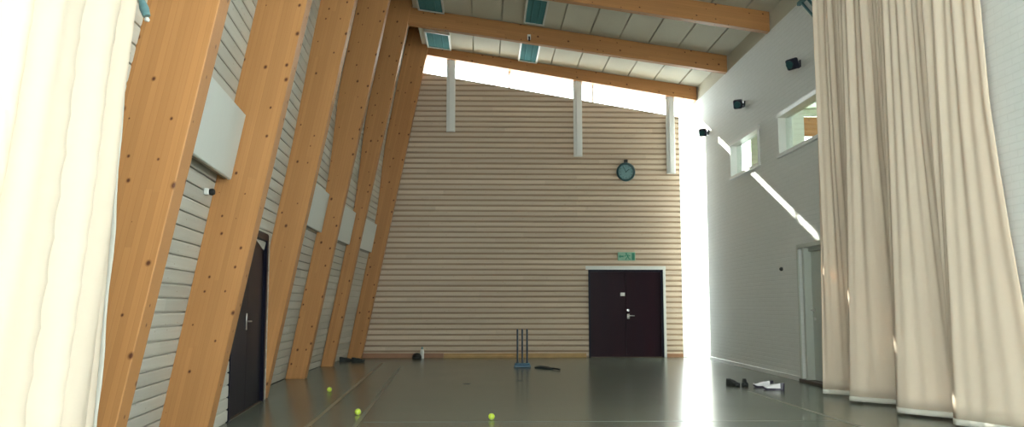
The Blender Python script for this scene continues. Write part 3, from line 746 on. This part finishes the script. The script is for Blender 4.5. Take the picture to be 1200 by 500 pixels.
# left curtain, hanging along the leaning columns close to the camera
LE = [(0.0, -2.18), (0.59, -2.162), (1.01, -2.145), (1.73, -2.117), (2.33, -2.11), (2.99, -2.074), (4.2, -1.83), (7.2, -1.2)]
def ledge(z):
    for (za, xa), (zb, xb) in zip(LE, LE[1:]):
        if z <= zb: return xa + (xb - xa) * (z - za) / (zb - za)
    return LE[-1][1]
def lc(s, z):
    # s = 0 far edge, 1 near end
    y = 4.90 - 3.0 * s
    w = min(1.0, s / 0.10); w = w * w * (3 - 2 * w)
    px = ledge(z) + 0.24 * (4.90 - y)
    sl = s + 0.075 * (z - 2) * min(1, s * 4)
    a1 = 0.11 * math.sin(2 * math.pi * (5.2 * sl + 0.62)) + 0.034 * math.sin(2 * math.pi * (12.3 * sl + 0.4 + 0.05 * z))
    a1 += 0.008 * math.sin(2 * math.pi * (25 * sl + 0.2 * math.sin(z)))
    px += (a1 - 0.03) * w + 0.006 * math.sin(50 * s) * (1 - w)
    y += 0.06 * math.sin(2 * math.pi * (5.2 * sl + 0.9)) * w
    return (px, y, z)
cur = thing('divider_curtain', 'bright cream divider curtain at the left edge beside the nearest column', 'curtain', (-2.3, 4.2, 0.03), 'cream divider curtains')
o = obj('cloth', sheet(lc, 260, 40, 0.09, 7.0), M['curtain'], cur, True); add_solid(o, 0.006)
o = obj('hem', sheet(lc, 260, 2, 0.03, 0.089), M['hem'], cur, True); add_solid(o, 0.014)
def led(s, z):
    p = lc(0.0, z); return (p[0] - 0.035 + 0.055 * s + 0.006 * math.sin(9 * z), p[1] + 0.012, z)
o = obj('edge_tape', sheet(led, 4, 40, 0.09, 7.0), M['hem'], cur, True); o['label'] = 'pale tape along the vertical edge'; add_solid(o, 0.006)

# teal brace on the right wall, above the curtain's far edge
th = thing('wall_brace', 'teal double bar brace at the top of the white wall, beside the right curtain', 'brace', (XR, 12.8, 5.7))
m = MB(); m.tube([(XR - 0.03, 13.12, 6.05), (XR - 0.03, 11.9, 5.03)], 0.022, 10); obj('bar', m, M['teal'], th, True)
m = MB(); m.tube([(XR - 0.03, 12.86, 6.02), (XR - 0.03, 11.9, 5.17)], 0.022, 10); obj('bar', m, M['teal'], th, True)
m = MB(); m.box(XR - 0.06, XR - 0.001, 12.2, 13.25, 6.04, 6.10, 0.006); obj('top_bracket', m, M['teal'], th)
# teal pulley hanging at the nearest column
px, py = -2.125, 5.28
th = thing('hanging_pulley', 'small teal pulley with white tip hanging in front of the nearest column', 'pulley', (px, py, 3.0))
m = MB(); m.tube([(px - 0.055, py, 3.55), (px - 0.045, py, 3.18), (px - 0.03, py, 3.10)], 0.007, 8); m.tube([(px - 0.055, py, 3.55), (px - 0.05, py + 0.2, 5.0), (px + 0.3, py + 0.26, ceil_z(px + 0.3) - 0.002)], 0.007, 8); obj('cord', m, M['dark_teal'], th, True)
m = MB(); m.tube([(px - 0.045, py, 3.14), (px - 0.02, py, 3.07), (px - 0.003, py, 3.02)], [0.016, 0.03, 0.024], 12); obj('block', m, M['teal_lite'], th, True)
m = MB(); m.lathe([(0.0, 0.0), (0.014, 0.002), (0.018, 0.014), (0.012, 0.026), (0.0, 0.028)], (px + 0.0, py, 2.985), 'z', 14); obj('tip', m, M['white'], th, True)

# ------------------------------------------------------------------ cricket things on the floor
sx, sy = 0.765, 17.1
th = thing('cricket_stumps', 'set of three dark blue cricket stumps standing on a blue base', 'cricket stumps', (sx, sy, 0))
m = MB(); m.box(sx - 0.165, sx + 0.165, sy - 0.07, sy + 0.07, 0.0, 0.045, 0.012, 2); m.box(sx - 0.15, sx + 0.15, sy - 0.04, sy + 0.04, 0.045, 0.085, 0.012, 2); obj('base', m, M['blue'], th)
for dx in (-0.095, 0, 0.095):
    m = MB(); m.lathe([(0.0, 0.085), (0.024, 0.085), (0.024, 0.11), (0.0185, 0.115), (0.0185, 0.73), (0.016, 0.75), (0.0, 0.752)], (sx + dx, sy, 0), 'z', 16); obj('stump', m, M['navy_stump'], th, True)
# bat
bx0, by0, bx1, by1 = 1.03, 16.88, 1.43, 16.22
d = Vector((bx1 - bx0, by1 - by0, 0)).normalized(); nn = Vector((-d.y, d.x, 0))
th = thing('cricket_bat', 'dark cricket bat lying flat on the floor right of the stumps', 'cricket bat', ((bx0 + bx1) / 2, (by0 + by1) / 2, 0))
m = MB(); B0 = Vector((bx0, by0, 0)); rings = []
for s, w, t, b in ((0.0, 0.040, 0.020, 0.008), (0.012, 0.052, 0.040, 0.002), (0.15, 0.054, 0.062, 0.0), (0.40, 0.054, 0.050, 0.0), (0.52, 0.050, 0.036, 0.004), (0.56, 0.020, 0.040, 0.010)):
    c = B0 + d * s; rings.append([c - nn * w + Vector((0, 0, b)), c + nn * w + Vector((0, 0, b)), c + nn * w * 0.9 + Vector((0, 0, b + t * 0.55)), c + Vector((0, 0, b + t)), c - nn * w * 0.9 + Vector((0, 0, b + t * 0.55))])
m.loft(rings); obj('blade', m, M['bat'], th)
m = MB(); m.tube([B0 + d * 0.54 + Vector((0, 0, 0.028)), B0 + d * 0.60 + Vector((0, 0, 0.025)), B0 + d * 0.77 + Vector((0, 0, 0.020))], [0.018, 0.0165, 0.0175], 12); obj('handle', m, M['black'], th, True)
# tennis balls
def ball(x, y, lab):
    th = thing('tennis_ball', lab, 'ball', (x, y, 0), 'yellow green tennis balls')
    m = MB(); bmesh.ops.create_uvsphere(m.bm, u_segments=28, v_segments=16, radius=0.034); m.xf(Matrix.Translation((x, y, 0.034))); obj('felt', m, M['ball'], th, True)
    m = MB(); pts = []
    for k in range(49):
        t = 2 * math.pi * k / 48; a = 0.44
        v = Vector((a * math.cos(t) * 1.0 + 0.56 * math.cos(3 * t) * 0.45, a * math.sin(t) - 0.56 * math.sin(3 * t) * 0.45, 0.9 * math.sin(2 * t))).normalized()
        pts.append(Vector((x, y, 0.034)) + v * 0.0338)
    m.tube(pts, 0.0011, 6); obj('seam', m, M['shoe_white'], th, True)
ball(-2.176, 12.33, 'yellow green ball on the floor by the side door columns, farthest of three')
ball(-1.402, 9.76, 'yellow green ball beside the pale court line')
ball(0.086, 9.30, 'yellow green ball alone in the middle of the near floor')
# shoes
def shoe(x, y, ang, label, mats, group, L=0.29):
    th = thing('shoe', label, 'shoe', (x, y, 0), group)
    X = Matrix.Translation((x, y, 0)) @ Matrix.Rotation(ang, 4, 'Z')
    outline = [(-0.5, 0.030), (-0.46, 0.055), (-0.30, 0.062), (-0.05, 0.060), (0.15, 0.078), (0.32, 0.082), (0.44, 0.060), (0.5, 0.028)]
    def hw(u):
        for (a, wa), (b, wb) in zip(outline, outline[1:]):
            if u <= b: return wa + (wb - wa) * (u - a) / (b - a)
        return 0.028
    N = 18; sole = []; up = []
    for i in range(N + 1):
        u = -0.5 + i / N; w = hw(u) * 0.62; lift = 0.022 * max(0, (u - 0.3) / 0.2) ** 2
        xx = u * L
        sole.append([(xx, -w, lift), (xx, w, lift), (xx, w * 1.06, lift + 0.026), (xx, -w * 1.06, lift + 0.026)])
        top = 0.098 if u < -0.34 else (0.098 - 0.012 * (u + 0.34) / 0.2 if u < -0.14 else 0.088 - (u + 0.14) * 0.040 / 0.5)
        if u > 0.36: top -= 0.012 * (u - 0.36) / 0.14
        tw = w * (0.62 if u < 0.05 else 0.62 + 0.1 * (u - 0.05))
        up.append([(xx, -w, lift + 0.026), (xx, -w * 0.98, lift + 0.045), (xx, -tw, lift + top), (xx, 0, lift + top + (0.006 if u > -0.1 else -0.03)), (xx, tw, lift + top), (xx, w * 0.98, lift + 0.045), (xx, w, lift + 0.026)])
    m = MB(); m.loft(sole); m.xf(X); obj('sole', m, mats[1], th)
    m = MB(); m.loft(up[:] ); m.xf(X); obj('upper', m, mats[0], th, True)
    m = MB()
    for k in range(4):
        xx = (-0.02 + 0.07 * k) * L; zz = 0.083 - 0.0056 * k + 0.012
        m.tube([(xx, -0.024, zz - 0.010), (xx + 0.006, 0, zz), (xx, 0.024, zz - 0.010)], 0.003, 6)
    m.xf(X); obj('laces', m, mats[2], th, True)
    m = MB()   # heel counter
    rings = []
    for i in range(7):
        u = -0.507 + i * 0.032; w = hw(max(u, -0.5)) * 0.62 + 0.003; xx = u * L
        rings.append([(xx, -w, 0.027), (xx, -w * 0.66, 0.102), (xx, w * 0.66, 0.102), (xx, w, 0.027)])
    m.loft(rings); m.xf(X); obj('heel_counter', m, mats[3], th)
DK = (M['charcoal'], M['black'], M['black'], M['black']); WH = (M['shoe_white'], M['shoe_violet'], M['shoe_white'], M['shoe_violet'])
shoe(3.79, 13.06, math.radians(-70), 'dark grey shoe, left one of the pair near the right wall', DK, 'dark shoes')
shoe(3.96, 13.03, math.radians(-105), 'dark grey shoe, right one of the pair near the right wall', DK, 'dark shoes')
shoe(4.17, 12.80, math.radians(176), 'white shoe with dark violet heel, farther one of the light pair', WH, 'white shoes')
shoe(4.20, 12.42, math.radians(160), 'white shoe with dark violet sole, nearer one of the light pair', WH, 'white shoes')
shoe(-3.00, 18.98, math.radians(8), 'black shoe left of its twin at the foot of the far columns', DK, 'black shoes by the column')
shoe(-2.70, 18.72, math.radians(-12), 'black shoe right of its twin at the foot of the far columns', DK, 'black shoes by the column')
# bottle and pouch at the foot of the end wall
bx, by = -1.42, 19.98
th = thing('water_bottle', 'pale water bottle standing against the end wall beside a black helmet', 'bottle', (bx, by, 0))
m = MB(); m.lathe([(0.0, 0.0), (0.042, 0.0), (0.046, 0.01), (0.046, 0.17), (0.03, 0.21), (0.02, 0.215), (0.0, 0.215)], (bx, by, 0), 'z', 20); obj('body', m, M['white'], th, True)
m = MB(); m.lathe([(0.0, 0.215), (0.024, 0.215), (0.024, 0.245), (0.012, 0.25), (0.01, 0.275), (0.0, 0.276)], (bx, by, 0), 'z', 16); obj('cap', m, M['teal_lite'], th, True)
hx, hy = -1.53, 19.86
th = thing('helmet', 'small black helmet on the floor beside the pale bottle', 'helmet', (hx, hy, 0))
m = MB(); m.lathe([(0.0, 0.004), (0.10, 0.004), (0.108, 0.03), (0.10, 0.075), (0.075, 0.115), (0.04, 0.132), (0.0, 0.136)], (hx, hy, 0), 'z', 24); obj('shell', m, M['black'], th, True)
m = MB(); m.prism([(hx - 0.085, hy - 0.06, 0.03), (hx + 0.085, hy - 0.06, 0.03), (hx + 0.05, hy - 0.15, 0.022), (hx - 0.05, hy - 0.15, 0.022)], (0, 0, 0.008), 0.002); obj('peak', m, M['black'], th)

# ------------------------------------------------------------------ light
W = bpy.data.worlds.new('sky'); bpy.context.scene.world = W; W.use_nodes = True
bg = W.node_tree.nodes['Background']; bg.inputs['Color'].default_value = (0.93, 0.97, 1.0, 1); bg.inputs['Strength'].default_value = 6.0
S = bpy.data.lights.new('sun', 'SUN'); S.energy = 20.0; S.angle = math.radians(0.53); S.color = (1.0, 0.93, 0.82)
so = bpy.data.objects.new('sun', S); C.objects.link(so)
sd = Vector((0.38, -1.0, -0.54)).normalized()
so.rotation_euler = sd.to_track_quat('-Z', 'Y').to_euler(); so.location = (-8, 40, 25)
def portal(name, loc, direction, sx, sy):
    L = bpy.data.lights.new(name, 'AREA'); L.shape = 'RECTANGLE'; L.size = sx; L.size_y = sy
    L.cycles.is_portal = True
    o = bpy.data.objects.new(name, L); C.objects.link(o); o.location = loc
    o.rotation_euler = Vector(direction).to_track_quat('-Z', 'Y').to_euler()
portal('portal_rear', ((REO[0] + REO[1]) / 2, -8.25, (REO[2] + REO[3]) / 2), (0, 1, 0), REO[1] - REO[0], REO[3] - REO[2])
portal('portal_rear_side', (XR + 0.2, (RO[0] + RO[1]) / 2, (RO[2] + RO[3]) / 2), (-1, 0, 0), RO[1] - RO[0], RO[3] - RO[2])
portal('portal_rear_left', (wall_x(-2.4, 4.0) - 0.24, -2.4, 4.0), (1, 0.03, -0.19), 10.2, 6.0)
portal('portal_slot', ((SX + XR) / 2, YB + 0.22, 2.9), (0, -1, 0), XR - SX, 5.8)
portal('portal_clerestory', (1.9, YB + 0.27, 6.45), (0, -1, 0), 6.9, 1.6)
portal('portal_gallery', ((GS[0] + GS2[1]) / 2, YB + 0.19, (GS[2] + GS2[3]) / 2), (0, -1, 0), GS2[1] - GS[0], GS2[3] - GS[2])

portal('portal_gallery_side', (gx1 + 0.09, (GW[0] + GW[1]) / 2, (GW[2] + GW[3]) / 2), (-1, 0, 0), GW[1] - GW[0], GW[3] - GW[2])

# ------------------------------------------------------------------ camera
cam = bpy.data.cameras.new('camera'); co = bpy.data.objects.new('camera', cam); C.objects.link(co)
cam.sensor_fit = 'HORIZONTAL'; cam.sensor_width = 36.0; cam.lens = 1000.0 / 1200.0 * 36.0
th_, ps = math.radians(6.16405), math.radians(1.87916)
F = Vector((math.sin(ps) * math.cos(th_), math.cos(ps) * math.cos(th_), math.sin(th_)))
co.location = (0, 0, 1.21); co.rotation_euler = F.to_track_quat('-Z', 'Y').to_euler()
cam.clip_start = 0.05; cam.clip_end = 200
sc = bpy.context.scene; sc.camera = co
for o in bpy.data.objects:
    if '_w' in o: del o['_w']
vs = sc.view_settings
sc.display_settings.display_device = 'sRGB'
vs.view_transform = 'Standard'; vs.look = 'None'; vs.gamma = 1.0; vs.use_curve_mapping = False
vs.exposure = 1.1
